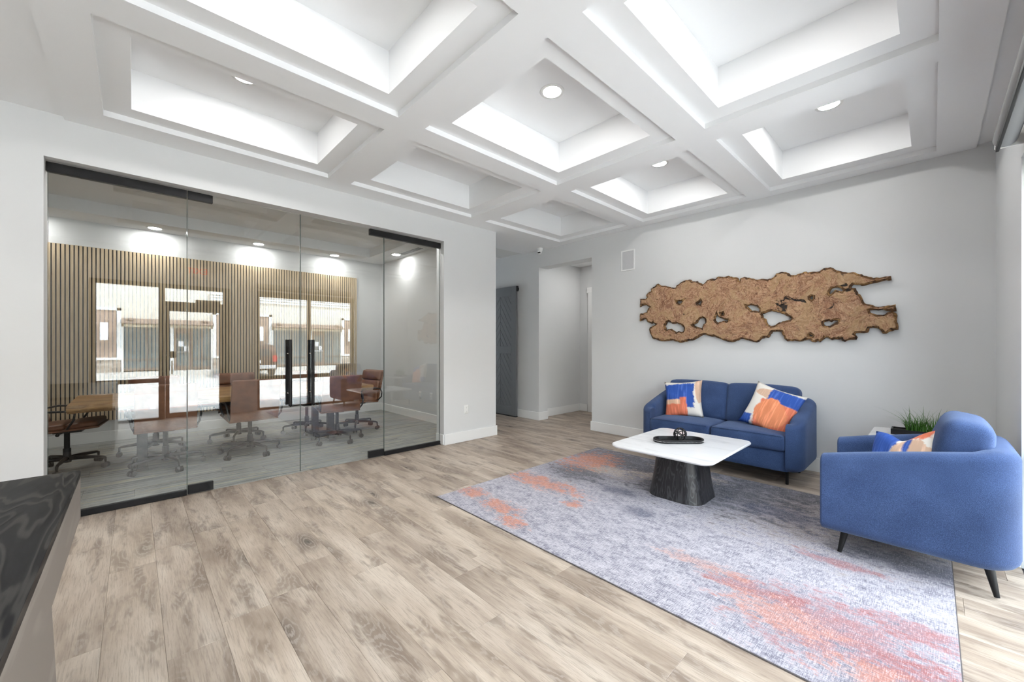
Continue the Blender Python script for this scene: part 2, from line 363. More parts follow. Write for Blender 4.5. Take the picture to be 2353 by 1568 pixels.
for k in range(-4, 33):
    y0 = .1+.2*(k-1); y1 = y0+.2
    if y0 >= 5.0: x0, x1 = -4.85, -3.3
    elif y0 >= 3.65: x0, x1 = -7.6, XR
    else: x0, x1 = -4.47, XR
    if y1 > 6.52: continue
    ph = known.get(k, -2.0+((k*.3819) % 1)*PL)
    xs = [ph+PL*i for i in range(-7, 8)]
    for a in xs:
        s0, s1 = max(a, x0), min(a+PL, x1)
        if s1-s0 > .02: plank(s0, s1, y0, y1)
struct(box('floor_entry', 'oak_plank', (-4.47, XR, YN, -.9+.001, -.010, 0)))
# carpet
carpet = struct(box('floor_carpet', 'plum_edge', (-7.8, -4.475, YL, YR+.05, -.0109, -.006)))
ccache = {}
for i in range(13):
    y1 = YR+.02; L_ = (.34, .67, 1.0)[i % 3]
    while y1 > YL:
        hx, hy = .1245, L_/2-.0005
        if L_ not in ccache:
            cm = MB().loft([[(-hx, -hy, -.006), (hx, -hy, -.006), (hx, hy, -.006), (-hx, hy, -.006)], [(-hx, -hy, .0), (hx, -hy, .0), (hx, hy, .0), (-hx, hy, .0)], [(-hx+.002, -hy+.002, .002), (hx-.002, -hy+.002, .002), (hx-.002, hy-.002, .002), (-hx+.002, hy-.002, .002)]])
            ccache[L_] = bpy.data.meshes.new('carpet_plank'); ccache[L_].from_pydata(cm.v, [], cm.f); ccache[L_].materials.append(MT['carpet'])
        o = bpy.data.objects.new('carpet_plank', ccache[L_]); COL.objects.link(o); o.parent = carpet
        o.location = (-4.60-.25*i, y1-L_/2, 0); y1 -= L_; L_ = 1.0

# walls
G0, G1, GH = -.465, 2.932, 2.66                 # opening of the glass front
wl = wall_part('wall_left', (XL-.17, XL, YN, G0, 0, 3.4))
wall_part('wall_left_header', (XL-.17, XL, G0, G1, GH, 3.4)); wall_part('wall_left_pier', (XL-.17, XL, G1, 3.83, 0, 3.4))
O0, O1, OH = -4.705, -3.60, 2.655               # opening in the art wall
wall_part('wall_back', (O1, XR+.25, YB, YB+.23, 0, 3.4)); wall_part('wall_back_hall', (-8.2, O0, YB, YB+.23, 0, 3.4)); wall_part('wall_back_header', (O0, O1, YB, YB+.23, OH, 3.4))
wall_part('wall_near', (XL-.17, .6, YN-.15, YN, 0, 3.4))
wall_part('wall_alcove_left', (O0-.30, O0-.16, YB+.23, 6.6, 0, 3.0)); wall_part('wall_alcove_back', (O0-.3, -3.2, 6.5, 6.6, 0, 3.0)); wall_part('wall_alcove_right', (-3.3, -3.2, YB+.23, 6.6, 0, 3.0))
wall_part('ceiling_alcove', (O0-.3, -3.2, YB+.23, 6.6, 2.87, 2.95), 'ceiling_paint')
wall_part('wall_conference_right', (XF-.1, XL-.17, YR, 3.83, 0, 3.4)); wall_part('wall_conference_far', (XF-.1, XF, YL, YR, 0, 3.4)); wall_part('wall_conference_left', (XF-.1, XL-.17, YL-.1, YL, 0, 3.4))
wall_part('wall_hall_end', (-8.2, -8.05, 3.83, YB, 0, 3.4))
# window wall, cut by the storefront openings
HD = 2.40
wall_part('wall_right_header', (XR, XR+.24, YN, YB, HD, 3.4))
for i, (a, b) in enumerate(((YN, -3.2), (-2.0, -.52), (1.36, 1.80), (3.76, YB))):
    wall_part(('wall_right', 'wall_right_pier', 'wall_right_pier', 'wall_right_corner')[i], (XR, XR+.24, a, b, 0, HD))
struct(box('roof_light_block', 'stucco', (-8.4, .9, YN-.2, 6.7, 3.42, 3.6)))  # unseen slab added above the ceilings to stop light leaking in

# baseboards
def baseb(name, b): struct(box(name, 'white_trim', b, bevel=.004))
BH = .14; BT = .016
baseb('baseboard_left', (XL, XL+BT, G1+.005, 3.83+BT, 0, BH)); baseb('baseboard_left_end', (XL-.17, XL, 3.83, 3.83+BT, 0, BH)); baseb('baseboard_left_near', (XL, XL+BT, YN, G0-.005, 0, BH))
baseb('baseboard_left_reveal', (XL-.17, XL, G1-.012, G1+.004, .012, BH))
baseb('baseboard_back', (O1, XR, YB-BT, YB, 0, BH)); baseb('baseboard_back_jamb', (O0, O0+BT, YB-BT, YB+.23, 0, BH)); baseb('baseboard_back_hall', (-8, O0, YB-BT, YB, 0, BH))
baseb('baseboard_back_jamb_right', (O1-BT, O1, YB-BT, YB+.23, 0, BH))
baseb('baseboard_alcove_left', (O0-.16, O0-.16+BT, YB+.23, 6.5, 0, BH)); baseb('baseboard_alcove_back', (O0-.16, -4.68, 6.5-BT, 6.5, 0, BH))
baseb('baseboard_right', (XR-BT, XR, 3.76, YB, 0, BH)); baseb('baseboard_conference_right', (XF, XL-.17, YR-BT, YR, 0, BH)); baseb('baseboard_conference_far', (XF, XF+BT, YL, YR, 0, BH))
# alcove door with white casing
d = struct(box('door_1', 'white_trim', (-4.55, -3.6, 6.46, 6.5, 0, 2.30), bevel=.004))
for b in ((-4.65, -4.55, 6.47, 6.5, 0, 2.33), (-4.68, -3.5, 6.465, 6.5, 2.33, 2.44)): box('door_casing', 'white_trim', b, d, .004)

# ceiling: beam grid with nine stepped coffers
CX = [(-4.10, -2.885), (-2.665, -1.42), (-1.195, .025)]; CYR = [(-.155, 1.393), (1.614, 3.167), (3.40, 4.945)]
SX0, SX1, SY0, SY1 = XL, .257, -.365, YB
m = MB(); xs = [SX0]+[q for c in CX for q in c]+[SX1]; ys = [SY0]+[q for c in CYR for q in c]+[SY1]
for i in range(len(xs)-1):
    for j in range(len(ys)-1):
        if i % 2 == 1 and j % 2 == 1: continue
        m.box(xs[i], xs[i+1], ys[j], ys[j+1], ZC, 3.0)
bm = bmesh.new(); me = bpy.data.meshes.new('ceiling'); me.from_pydata(m.v, [], m.f); bm.from_mesh(me)
bmesh.ops.remove_doubles(bm, verts=bm.verts, dist=1e-5)
dup = {}
for f in bm.faces: dup.setdefault(tuple(sorted(v.index for v in f.verts)), []).append(f)
bmesh.ops.delete(bm, geom=[f for fs in dup.values() if len(fs) > 1 for f in fs], context='FACES')
bm.to_mesh(me); bm.free(); me.materials.append(MT['ceiling_paint'])
ceil = struct(link('ceiling', me))
Z1, Z2, LG = 2.996, 3.285, .145
for (a, b) in CX:
    for (c, e) in CYR:
        i0, i1, j0, j1 = a+LG, b-LG, c+LG, e-LG; m = MB()
        o4 = [(a-.03, c-.03), (b+.03, c-.03), (b+.03, e+.03), (a-.03, e+.03)]; n4 = [(i0, j0), (i1, j0), (i1, j1), (i0, j1)]
        for k in range(4):
            q = (k+1) % 4
            m.quad((*o4[k], Z1), (*n4[k], Z1), (*n4[q], Z1), (*o4[q], Z1)); m.quad((*n4[k], Z1), (*n4[k], Z2), (*n4[q], Z2), (*n4[q], Z1))
        m.quad(*[(*p, Z2) for p in n4][::-1]); m.build('coffer', 'ceiling_paint', ceil)
m = MB(); m.box(XL-.17, .6, YN, SY0, ZU, 3.1); m.box(SX1, .6, SY0, YB, ZU, 3.1); struct(m.build('ceiling_edge', 'ceiling_paint'))
struct(box('ceiling_hall', 'ceiling_paint', (-5.10, XL, 3.83, YB, ZU-.02, 3.1)))
ht = struct(box('ceiling_hall_tiles', 'white_trim', (-8.1, -5.10, 3.83, YB, ZU+.016, 3.1)))
for i in range(5):
    for j in range(3):
        x1 = -5.105-.61*i; y1 = 5.105-.61*j
        box('ceiling_tile', 'tile_white', (x1-.60, x1, max(y1-.60, 3.84), y1, ZU-.004, ZU+.02), ht)
# meeting room ceiling with a tray
TX0, TX1, TY0, TY1 = -7.22, -4.95, -1.9, 3.2; m = MB()
m.box(XF, TX0, YL, YR, ZCF, 3.3); m.box(TX1, XL-.17, YL, YR, ZCF, 3.3); m.box(TX0, TX1, YL, TY0, ZCF, 3.3); m.box(TX0, TX1, TY1, YR, ZCF, 3.3); m.box(TX0, TX1, TY0, TY1, ZCF+.16, 3.3)
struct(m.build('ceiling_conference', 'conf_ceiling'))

# storefront windows and entrance door (window wall)
FX0, FX1 = .44, .54
def frame(name, rects, par=None):
    o = MB()
    for r in rects: o.box(FX0, FX1, *r)
    return o.build(name, 'bronze_frame', par, bevel=.003)
def pane(par, y0, y1, z0, z1, name='pane'): box(name, 'glass_window', (.485, .493, y0, y1, z0, z1), par)
wn = 0
def window_pair(y0, y1, mull, nm):
    fr = struct(frame(nm, [(y0, y0+.055, 0, HD), (y1-.055, y1, 0, HD), (mull-.03, mull+.03, 0, HD), (y0, y1, 0, .035), (y0, y1, 2.29, HD)]))
    for a, b in ((y0+.055, mull-.03), (mull+.03, y1-.055)):
        MB().box(FX0, FX1, a, b, .60, .68).build('mullion', 'bronze_frame', fr); pane(fr, a, b, .035, .60); pane(fr, a, b, .68, 2.29)
window_pair(1.80, 3.76, 2.79, 'window_1'); window_pair(-3.2, -2.0, -2.6, 'window_added')  # the pair behind the camera is invented, sized for its daylight
fr = struct(frame('window_2', [(-.52, -.44, 0, HD), (.325, .41, 0, HD), (1.255, 1.36, 0, HD), (-.44, .325, 0, .035), (-.44, 1.255, 2.33, HD), (.41, 1.255, 2.0, 2.09)]))
MB().box(FX0, FX1, -.44, .325, .65, .72).build('mullion', 'bronze_frame', fr)
pane(fr, -.44, .325, .035, .65); pane(fr, -.44, .325, .72, 2.33); pane(fr, .41, 1.255, 2.09, 2.33)
d2 = struct(frame('door_2', [(.415, .47, .005, 1.995), (1.195, 1.25, .005, 1.995), (.47, 1.195, .005, .09), (.47, 1.195, 1.92, 1.995)])); pane(d2, .47, 1.195, .09, 1.92)
box('lock_case', 'black_metal', (.40, .56, .475, .56, 1.08, 1.20), d2, .006); MB().tube([(.40, .50, 1.02), (.37, .50, 1.02), (.37, .50, .80), (.40, .50, .80)], .012).build('pull_handle', 'chrome', d2, True)
box('door_closer', 'black_metal', (.37, .44, .83, 1.20, 2.02, 2.14), d2, .008)
# storefront panel outside the window wall
for i, (a, b) in enumerate(((YN, -3.2), (-2.0, -.52), (1.36, 1.80), (3.76, 6.7))): struct(box(('wall_outside', 'wall_outside_pier', 'wall_outside_pier', 'wall_outside_corner')[i], 'stucco', (XR+.24, .66, a, b, -.1, HD)))
struct(box('wall_outside_header', 'stucco', (XR+.24, .66, YN, 6.7, HD, 3.9)))

# roller shade above the window pair
sh = thing('roller_shade', (0.29, 0, 2.49), 'grey rolled-up roller shade above the window at the right edge', 'shade')
MB().cyl((0, 1.78, 0), (0, 3.63, 0), .048, n=28).build('fabric_roll', 'shade_fabric', sh, 'auto'); box('hem_bar', 'black_satin', (-.038, -.024, 1.8, 3.61, -.075, -.045), sh, .003)
for yy in (1.765, 3.632): box('bracket', 'plastic_white', (-.04, .068, yy, yy+.012, -.05, .05), sh, .003)

# ------------------------------------------------------------------ recessed downlights
def downlight(x, y, z, label, group, lens='lamp_lens'):
    t = thing('downlight', (x, y, z), label, 'ceiling light', group)
    MB().lathe([(.070, -.004), (.092, -.004), (.095, 0), (.07, .0)], n=36, caps=False).build('trim_ring', 'plastic_white', t, True)
    MB().quad(*[(.0712*math.cos(-2*PI*k/20), .0712*math.sin(-2*PI*k/20), -.0035) for k in range(20)]).build('lens', lens, t)
    return t
ROW = ('nearest the desk', 'of the middle row', 'of the row along the art wall'); COLN = ('beside the glass front', 'of the middle column', 'beside the windows')
for i, (a, b) in enumerate(CX):
    for j, (c, e) in enumerate(CYR):
        if i == 0 and j > 0: continue      # no lamp shows in these two coffers
        downlight((a+b)/2, (c+e)/2-.02, Z2-.001, 'round downlight in the coffer %s, %s' % (ROW[j], COLN[i]), 'downlights in the coffered ceiling')
for x, y, lb in ((-7.50, .22, 'leftmost of three along the slat wall'), (-7.50, 1.47, 'middle of three along the slat wall'), (-7.50, 2.66, 'rightmost of three along the slat wall'), (-6.66, 3.44, 'near the slot vent by the grey side wall'), (-7.50, -1.02, 'hidden left end of the slat wall row'), (-4.80, .22, 'unseen one added behind the header over the desk end'), (-4.80, 1.47, 'unseen one added behind the header over the doors'), (-4.80, 2.66, 'unseen one added behind the header near the pier')):  # the three behind the header are added to brighten the meeting room
    downlight(x, y, ZCF-.001, 'round meeting room downlight, '+lb, 'downlights in the meeting room', 'meeting_lens')
downlight(-4.0, 5.95, 2.869, 'round downlight in the alcove ceiling', 'downlights beyond')
for x in (-3.4, -1.9, -.5):  # unseen lamps over the entry, guessed and added for light
    for y in (-1.6, -3.2): downlight(x, y, ZU-.001, 'added round downlight over the entry, %s, %s' % ({-3.4: 'left', -1.9: 'middle', -.5: 'right'}[x], {-1.6: 'front row', -3.2: 'back row'}[y]), 'added downlights behind the camera')

# ------------------------------------------------------------------ glass front
def patch_fit(par, y0, y1, z0, z1): return box('patch_fitting', 'black_satin', (XG-.018, XG+.018, y0, y1, z0, z1), par, .003)
GT = .006
def gpane(par, y0, y1, z0, z1, name='pane'):
    p = box(name, 'glass_clear', (XG-GT, XG+GT, y0, y1, z0, z1), par)
    for yy in (y0, y1): box('polished_edge', 'glass_edge', (XG-GT, XG+GT, yy-.0012, yy+.0012, z0, z1), p)
t = thing('glass_panel', (0, 0, 0), 'fixed glass panel with black rails at the desk end of the glass front', 'glass panel')
gpane(t, G0+.012, .337, .03, 2.64); box('top_rail', 'black_satin', (XG-.02, XG+.02, G0+.004, .337, 2.575, 2.645), t, .003); box('floor_rail', 'black_satin', (XG-.02, XG+.02, G0+.004, .337, 0.003, .05), t, .003)
t = thing('glass_panel', (0, 0, 0), 'fixed glass panel with black rails beside the white pier with outlet', 'glass panel')
gpane(t, 2.150, G1-.012, .03, 2.64); box('top_rail', 'black_satin', (XG-.02, XG+.02, 1.97, G1-.004, 2.575, 2.645), t, .003); box('floor_rail', 'black_satin', (XG-.02, XG+.02, 2.150, G1-.004, 0.003, .05), t, .003)
def gdoor(lb, y0, y1, hinge0, hy):
    t = thing('glass_door', (0, 0, 0), lb, 'door'); gpane(t, y0, y1, .012, 2.645)
    if hinge0: patch_fit(t, y0, y0+.18, .01, .085); patch_fit(t, y0, y0+.175, 2.575, 2.645)
    else: patch_fit(t, y1-.19, y1, .01, .085)
    for sx in (-1, 1):
        h = MB().cyl((XG+sx*.058, hy, .70), (XG+sx*.058, hy, 1.36), .0165, n=20).build('pull_bar', 'black_satin', t, 'auto')
        for z in (.82, 1.22): MB().cyl((XG, hy, z), (XG+sx*.055, hy, z), .009, n=12).build('standoff', 'chrome', h, 'auto')
gdoor('frameless glass door leaf with black pull bars, nearer the desk', .343, 1.240, True, 1.135)
gdoor('frameless glass door leaf with black pull bars, nearer the white pier', 1.244, 2.146, False, 1.345)

# ------------------------------------------------------------------ meeting room
sp = thing('slat_wall_panel', (XF, 0, .285), 'tall oak slat panel with black gaps on the far meeting room wall', 'wall panel')
SZ = 2.61-.285
box('felt_backing', 'black_metal', (0.001, .010, -2.3, 3.155, 0, SZ), sp)
sme = bpy.data.meshes.new('slat'); sb = MB().box(0, .012, -.0135, .0135, 0, SZ); sme.from_pydata(sb.v, [], sb.f); sme.materials.append(MT['slat_oak'])
k = 0
while 3.135-.0395*k > -2.29:
    o = bpy.data.objects.new('slat', sme); COL.objects.link(o); o.parent = sp; o.location = (.0101, 3.135-.0395*k, 0); k += 1
def outlet(loc, rz, label, grp, kind='outlet'):
    t = thing('wall_outlet', loc, label, 'outlet', grp, rz)       # faces local -y
    MB().rbox(.0375, .004, .060, .0035, n=4).build('cover_plate', 'plastic_white', t, True)
    for dz in (-.026, .026):
        f = MB().rbox(.017, .0035, .0145, .003, n=4); f.v = [(a, b-.0025, c+dz) for a, b, c in f.v]; r_ = f.build('receptacle', 'plastic_white', t, True)
        mm = MB()
        for dx in (-.006, .006): mm.box(dx-.001, dx+.001, -.0068, -.0055, dz+.001, dz+.008)
        mm.box(-.002, .002, -.0068, -.0055, dz-.009, dz-.005); mm.build('slots', 'dark_lens', r_)
outlet((XL+.004, 3.291, .431), PI/2, 'white wall outlet on the pier beside the glass front', 'outlets')
outlet((-6.192, YR-.004, .435), 0, 'white wall outlet on the meeting room side wall, farther from the pier', 'outlets')
outlet((-5.839, YR-.004, .440), 0, 'white wall outlet on the meeting room side wall, nearer the pier', 'outlets')
t = thing('slot_vent', (-6.235, 3.50, ZCF), 'white linear slot vent in the meeting room ceiling', 'vent')
box('flange', 'plastic_white', (-.36, .36, -.06, .06, -.006, 0), t, .002)
for dy in (-.036, 0, .036): box('slot', 'rubber', (-.33, .33, dy-.012, dy+.012, -.0085, -.0055), t)
# live edge table
t = thing('conference_table', (-6.03, 1.02, 0), 'long live-edge wooden meeting table on black steel legs', 'table')
L = []; R_ = []; n = 36; rr = random.Random(3)
for i in range(n+1):
    y = -1.47+2.94*i/n; L.append((-.60+.035*math.sin(3*y)+rr.uniform(-.012, .012), y)); R_.append((.57+.04*math.sin(2.3*y+1)+rr.uniform(-.012, .012), y))
ring = [(x, y) for x, y in R_]+[(x, y) for x, y in L[::-1]]
MB().loft([[(x*.955, y*.995, .665) for x, y in ring], [(x*.985, y, .685) for x, y in ring], [(x, y, .725) for x, y in ring], [(x*.985, y*.998, .74) for x, y in ring]]).build('table_top', 'live_edge', t, 'auto')
for yy in (-.95, .95):
    mm = MB(); mm.box(-.42, .42, yy-.05, yy+.05, .003, .03); mm.box(-.40, .40, yy-.05, yy+.05, .63, .665); mm.box(-.36, -.28, yy-.04, yy+.04, .03, .63); mm.box(.28, .36, yy-.04, yy+.04, .03, .63); mm.build('leg', 'black_metal', t, bevel=.004)
box('stretcher', 'black_metal', (-.03, .03, -.9, .9, .56, .62), t, .004)
# meeting chairs (built facing local -x: seat front toward -x, back at +x)
def make_chair(label):
    t = thing('conference_chair', (0, 0, 0), label, 'chair', 'leather chairs around the meeting table')
    MB().lathe([(.034, .085), (.036, .13), (.030, .17), (.030, .23)], n=20).build('hub', 'black_metal', t, 'auto')
    MB().cyl((0, 0, .20), (0, 0, .40), .022, n=18).build('gas_column', 'black_satin', t, 'auto')
    mb = MB().box(-.12, .09, -.07, .07, .395, .43); mb.box(-.04, .04, -.17, .17, .41, .432); mb.build('tilt_plate', 'black_metal', t, bevel=.006)
    MB().tube([(.0, .07, .41), (.02, .20, .405), (.02, .225, .405)], [.006, .006, .016], 10).build('tilt_lever', 'black_metal', t, True)
    for k in range(5):
        a = 2*PI*k/5+.3; c, s = math.cos(a), math.sin(a)
        leg = MB().tube([(c*.02, s*.02, .125), (c*.12, s*.12, .128), (c*.29, s*.29, .118), (c*.315, s*.315, .108), (c*.318, s*.318, .06)], [.024, .021, .014, .013, .009], 10).build('base_arm', 'black_metal', t, True)
        cs = MB()
        for d in (-.016, .016): cs.cyl((c*.318-s*(d-.011), s*.318+c*(d-.011), .0305), (c*.318-s*(d+.011), s*.318+c*(d+.011), .0305), .028, n=18)
        cs.build('caster', 'rubber', leg, 'auto')
    # seat pan and soft pads
    MB().rbox(.245, .25, .012, .011, n=8, M=Matrix.Translation((-.03, 0, .445)) @ Matrix.Rotation(math.radians(4), 4, 'Y')).build('seat_shell', 'tan_leather', t, True)
    sp = MB()
    for i in range(2): sp.rbox(.118, .235, .030, .028, (0, 0, .010), 8, Matrix.Translation((-.145+.232*i, 0, .483-.014*i)) @ Matrix.Rotation(math.radians(4), 4, 'Y'))
    sp.build('seat', 'tan_leather', t, True)
    tl = math.radians(13)
    MB().rbox(.012, .245, .245, .011, n=8, M=Matrix.Translation((.265, 0, .67)) @ Matrix.Rotation(tl, 4, 'Y')).build('back_shell', 'tan_leather', t, True)
    bp = MB()
    for i in range(3): bp.rbox(.028, .232, .076, .026, (.012, 0, 0), 8, Matrix.Translation((.265, 0, .67)) @ Matrix.Rotation(tl, 4, 'Y') @ Matrix.Translation((-.036, 0, -.158+.156*i)))
    bp.build('backrest', 'tan_leather', t, True)
    for s in (-1, 1):
        MB().tube([(.20, s*.245, .45), (.255, s*.262, .50), (.255, s*.275, .575), (.215, s*.28, .63), (.12, s*.28, .648), (-.05, s*.28, .64), (-.11, s*.28, .615), (-.10, s*.27, .55), (-.05, s*.25, .46)], .010, 10).build('armrest', 'black_metal', t, True)
    return t
CH = [((-5.62, .25), 0, 'brown leather meeting chair on the near side of the table, closest to the desk'), ((-5.66, 1.02), .05, 'brown leather meeting chair in the middle of the near side, behind the door pulls'),
      ((-5.60, 2.02), -.12, 'brown leather meeting chair on the near side, closest to the white pier'), ((-6.15, 2.52), 1.75, 'brown leather meeting chair at the end of the table by the grey side wall'),
      ((-6.20, -.50), -PI/2-.12, 'brown leather meeting chair at the left end of the table, seen from its side'), ((-6.50, .20), PI, 'brown leather chair on the slat wall side, leftmost'),
      ((-6.55, 1.05), PI, 'brown leather chair on the slat wall side, middle'), ((-6.50, 1.90), PI, 'brown leather chair on the slat wall side, rightmost')]
c0 = make_chair(CH[0][2])
for i, ((x, y), rz, lb) in enumerate(CH):
    c = c0 if i == 0 else copy_tree(c0)
    c.location = (x, y, .002); c.rotation_euler = (0, 0, rz); c['label'] = lb

# ------------------------------------------------------------------ hall: barn door
t = thing('barn_door', (-5.615, 5.045, .02), 'dark grey sliding barn door with chevron boards in the hall', 'door')
HW, HT = .43, 2.365
def dbox(name, x0, x1, z0, z1, y0=-.02, par=t): return box(name, 'door_grey', (x0, x1, y0, .018, z0, z1), par, .003)
box('door_core', 'door_grey', (-HW+.01, HW-.01, -.004, .018, .02, HT-.02), t)
dbox('stile', -HW, -HW+.13, 0, HT); dbox('stile', HW-.13, HW, 0, HT)
dbox('rail', -HW+.131, HW-.131, HT-.17, HT); dbox('rail', -HW+.131, HW-.131, 1.135, 1.265); dbox('rail', -HW+.131, HW-.131, 0, .16)
def clip(poly, f):
    out = []
    for i in range(len(poly)):
        a, b = poly[i], poly[(i+1) % len(poly)]; fa, fb = f(a), f(b)
        if fa >= 0: out.append(a)
        if fa*fb < 0: k = fa/(fa-fb); out.append((a[0]+(b[0]-a[0])*k, a[1]+(b[1]-a[1])*k))
    return out
for z0, z1 in ((.163, 1.132), (1.268, HT-.173)):
    for sd in (-1, 1):
        for i in range(-4, 14):
            zc = z0+i*.155; pl = [(0.004, zc), (.296, zc-.46), (.296, zc-.46+.146), (.004, zc+.146)]
            pl = clip(pl, lambda p: p[1]-z0); pl = clip(pl, lambda p: z1-p[1]) if len(pl) > 2 else []
            if len(pl) < 3: continue
            pl = [(sd*a, b) for a, b in pl]; pl = pl if sd > 0 else pl[::-1]
            MB().loft([[(a, -.0035, b) for a, b in pl], [(a, -.014, b) for a, b in pl]]).build('chevron_board', 'door_grey', t, bevel=.002)
box('floor_guide', 'black_metal', (-HW, HW, -.022, .02, -.018, -.001), t); box('end_cap', 'black_metal', (HW, HW+.012, -.02, .03, HT-.10, HT), t); box('track', 'black_metal', (-1.3, HW+.006, .03, .05, HT-.08, HT-.03), t)

# security camera under the hall ceiling
t = thing('security_camera', (-4.60, 5.02, ZU-.02), 'small white turret security camera on the ceiling above the opening', 'camera')
MB().lathe([(.052, 0), (.052, -.012), (.044, -.05), (.038, -.062)], n=28).build('mount_base', 'plastic_white', t, 'auto')
hm = MB().lathe([(.0005, -.04), (.020, -.0346), (.0346, -.02), (.04, 0), (.0346, .02), (.020, .0346), (.0005, .04)], n=24); hm.v = [(a, b-.008, c-.068) for a, b, c in hm.v]; hd = hm.build('ball_housing', 'plastic_white', t, True)
for dx in (-.014, .014): MB().cyl((dx+.018, -.03, -.078), (dx+.024, -.0475, -.083), .011, n=16).build('lens', 'dark_lens', hd)
# wall speaker
t = thing('wall_speaker', (-2.98, YB, 2.515), 'white rectangular in-wall speaker grille left of the burl wood art', 'speaker')
fm = MB(); fm.box(-.107, .107, -.012, 0, .128, .146); fm.box(-.107, .107, -.012, 0, -.146, -.128); fm.box(-.107, -.089, -.012, 0, -.128, .128); fm.box(.089, .107, -.012, 0, -.128, .128)
fm.build('frame', 'white_trim', t, bevel=.002); box('grille', 'speaker_grille', (-.089, .089, -.007, 0, -.128, .128), t)

# ------------------------------------------------------------------ burl wood art
RAYF = (-math.sin(TH), math.cos(TH)); RAYR = (math.cos(TH), math.sin(TH))
ZM = 7.353
PA = lambda a: [(1460+x/ZM, 610+y/ZM) for x, y in a]; PB = lambda a: [(1760+x/ZM, 600+y/ZM) for x, y in a]
YA = YB-.055
def art(p):          # measured outline of the real slab: picture position -> metres on the wall
    dx = (p[0]-1176.5)/916.5; dz = -(p[1]-794.6)/916.5; k = YA/(RAYF[1]+RAYR[1]*dx)
    return (k*(RAYF[0]+RAYR[0]*dx)+1.5, 1.3+k*dz-1.7)
outer = PA([(75,570),(165,570),(190,545),(180,500),(205,470),(260,440),(255,400),(320,360),(375,310),(400,330),(450,345),(500,345),(560,365),(620,375),(680,375),(690,340),(740,310),(790,275),(850,250),(930,245),(960,275),(1040,268),(1075,295),(1130,325),(1180,285),(1210,250),(1270,230),(1340,235),(1400,190),(1470,195),(1500,200),(1570,178),(1640,205),(1720,210),(1735,255),(1760,262),(1770,220),(1840,195),(1920,210),(1990,225),(2060,245),(2130,228),(2200,235),(2290,225),(2330,205)]) \
 + PB([(135,265),(170,215),(240,190),(330,190),(380,205),(420,240),(500,240),(560,215),(640,185),(740,190),(850,185),(930,155),(970,125),(1040,118),(1085,105),(1140,125),(1190,160),(1260,170),(1340,190),(1470,190),(1540,215),(1620,225),(1650,250),(1740,270),(1810,290),(1920,285),(2010,262),(2108,255),(2115,315),(1990,325),(1920,345),(1810,370),(1740,385),(1650,410),(1540,400),(1470,395),(1435,430),(1440,455),(1510,460),(1520,495),(1550,550),(1585,565),(1610,605),(1630,650),(1645,690),(1665,715),(1740,735),(1800,745),(1840,770),(1930,775),(2020,765),(2110,755),(2185,735),(2195,800),(2200,845),(2050,840),(1980,820),(1900,830),(1800,825),(1745,830),(1760,870),(1830,895),(1920,910),(2010,905),(2050,870),(2120,855),(2195,880),(2210,960),(2225,1060),(2235,1110),(2232,1160),(2170,1165),(2090,1185),(2030,1225),(1975,1225),(1940,1170),(1880,1130),(1800,1125),(1740,1135),(1720,1205),(1650,1215),(1580,1210),(1520,1215),(1500,1235),(1540,1290),(1520,1330),(1420,1330),(1330,1365),(1280,1345),(1270,1310),(1200,1325),(1110,1335),(1040,1290),(1000,1290),(950,1335),(910,1370),(870,1345),(830,1370),(780,1365),(720,1320),(640,1340),(560,1360),(480,1345),(360,1355),(310,1310),(290,1260),(265,1195),(180,1190),(100,1195)]) \
 + PA([(2276,1166),(2240,1225),(2190,1215),(2130,1235),(2080,1290),(2040,1300),(1960,1280),(1880,1260),(1790,1240),(1700,1270),(1640,1295),(1560,1290),(1480,1265),(1420,1235),(1350,1205),(1260,1195),(1180,1165),(1130,1170),(1060,1215),(980,1260),(880,1275),(820,1290),(760,1305),(680,1285),(620,1265),(530,1275),(440,1280),(360,1255),(290,1235),(260,1170),(228,1090),(240,1050),(310,1020),(340,995),(300,960),(270,985),(200,950),(180,905),(150,905),(70,940),(75,820),(150,805),(190,790),(210,730),(240,705),(170,665),(130,672),(75,700)])
holes = [PA(h) for h in ([(690,605),(790,600),(770,640),(740,655),(705,635)], [(1040,640),(1100,590),(1115,620),(1095,665),(1050,660)],
 [(490,1030),(525,960),(560,940),(620,985),(690,975),(760,1000),(815,1050),(815,1100),(780,1130),(720,1115),(690,1140),(640,1105),(600,1075),(550,1080),(515,1095)],
 [(960,1010),(1040,970),(1080,900),(1130,880),(1165,900),(1180,960),(1140,1020),(1125,1065),(1060,1050),(1000,1030)],
 [(1345,870),(1370,830),(1400,870),(1470,900),(1570,930),(1540,950),(1480,940),(1420,955),(1390,975),(1340,930)], [(1440,810),(1480,800),(1490,830),(1450,840)],
 [(1870,680),(1960,670),(2050,690),(2095,735),(2090,780),(2010,765),(1960,770),(1910,720)])] + [PB(h) for h in (
 [(-76,893),(0,870),(90,840),(200,865),(300,890),(430,970),(400,1000),(310,1020),(220,1040),(160,1085),(80,1105),(24,1073),(-6,984),(-56,954)],
 [(735,610),(760,590),(800,600),(800,630),(770,660),(740,640)], [(1080,500),(1110,460),(1200,440),(1260,450),(1310,490),(1280,520),(1220,500),(1170,490),(1120,540),(1080,570),(1065,550)],
 [(965,1040),(1000,1020),(1060,1010),(1100,1030),(1140,1005),(1220,1000),(1215,1020),(1150,1060),(1080,1100),(1000,1100),(970,1070)], [(725,1250),(750,1235),(790,1260),(780,1280),(730,1275)])]
def rough_loop(pts, rng, amp=.006):
    out = []
    for i in range(len(pts)):
        a, b = Vector(pts[i]), Vector(pts[(i+1) % len(pts)]); n = max(1, int((b-a).length/.016)); nn = Vector((-(b-a).y, (b-a).x)).normalized()
        for k in range(n): out.append(tuple(a.lerp(b, k/n)+nn*(rng.uniform(-amp, amp) if k else 0)))
    return out
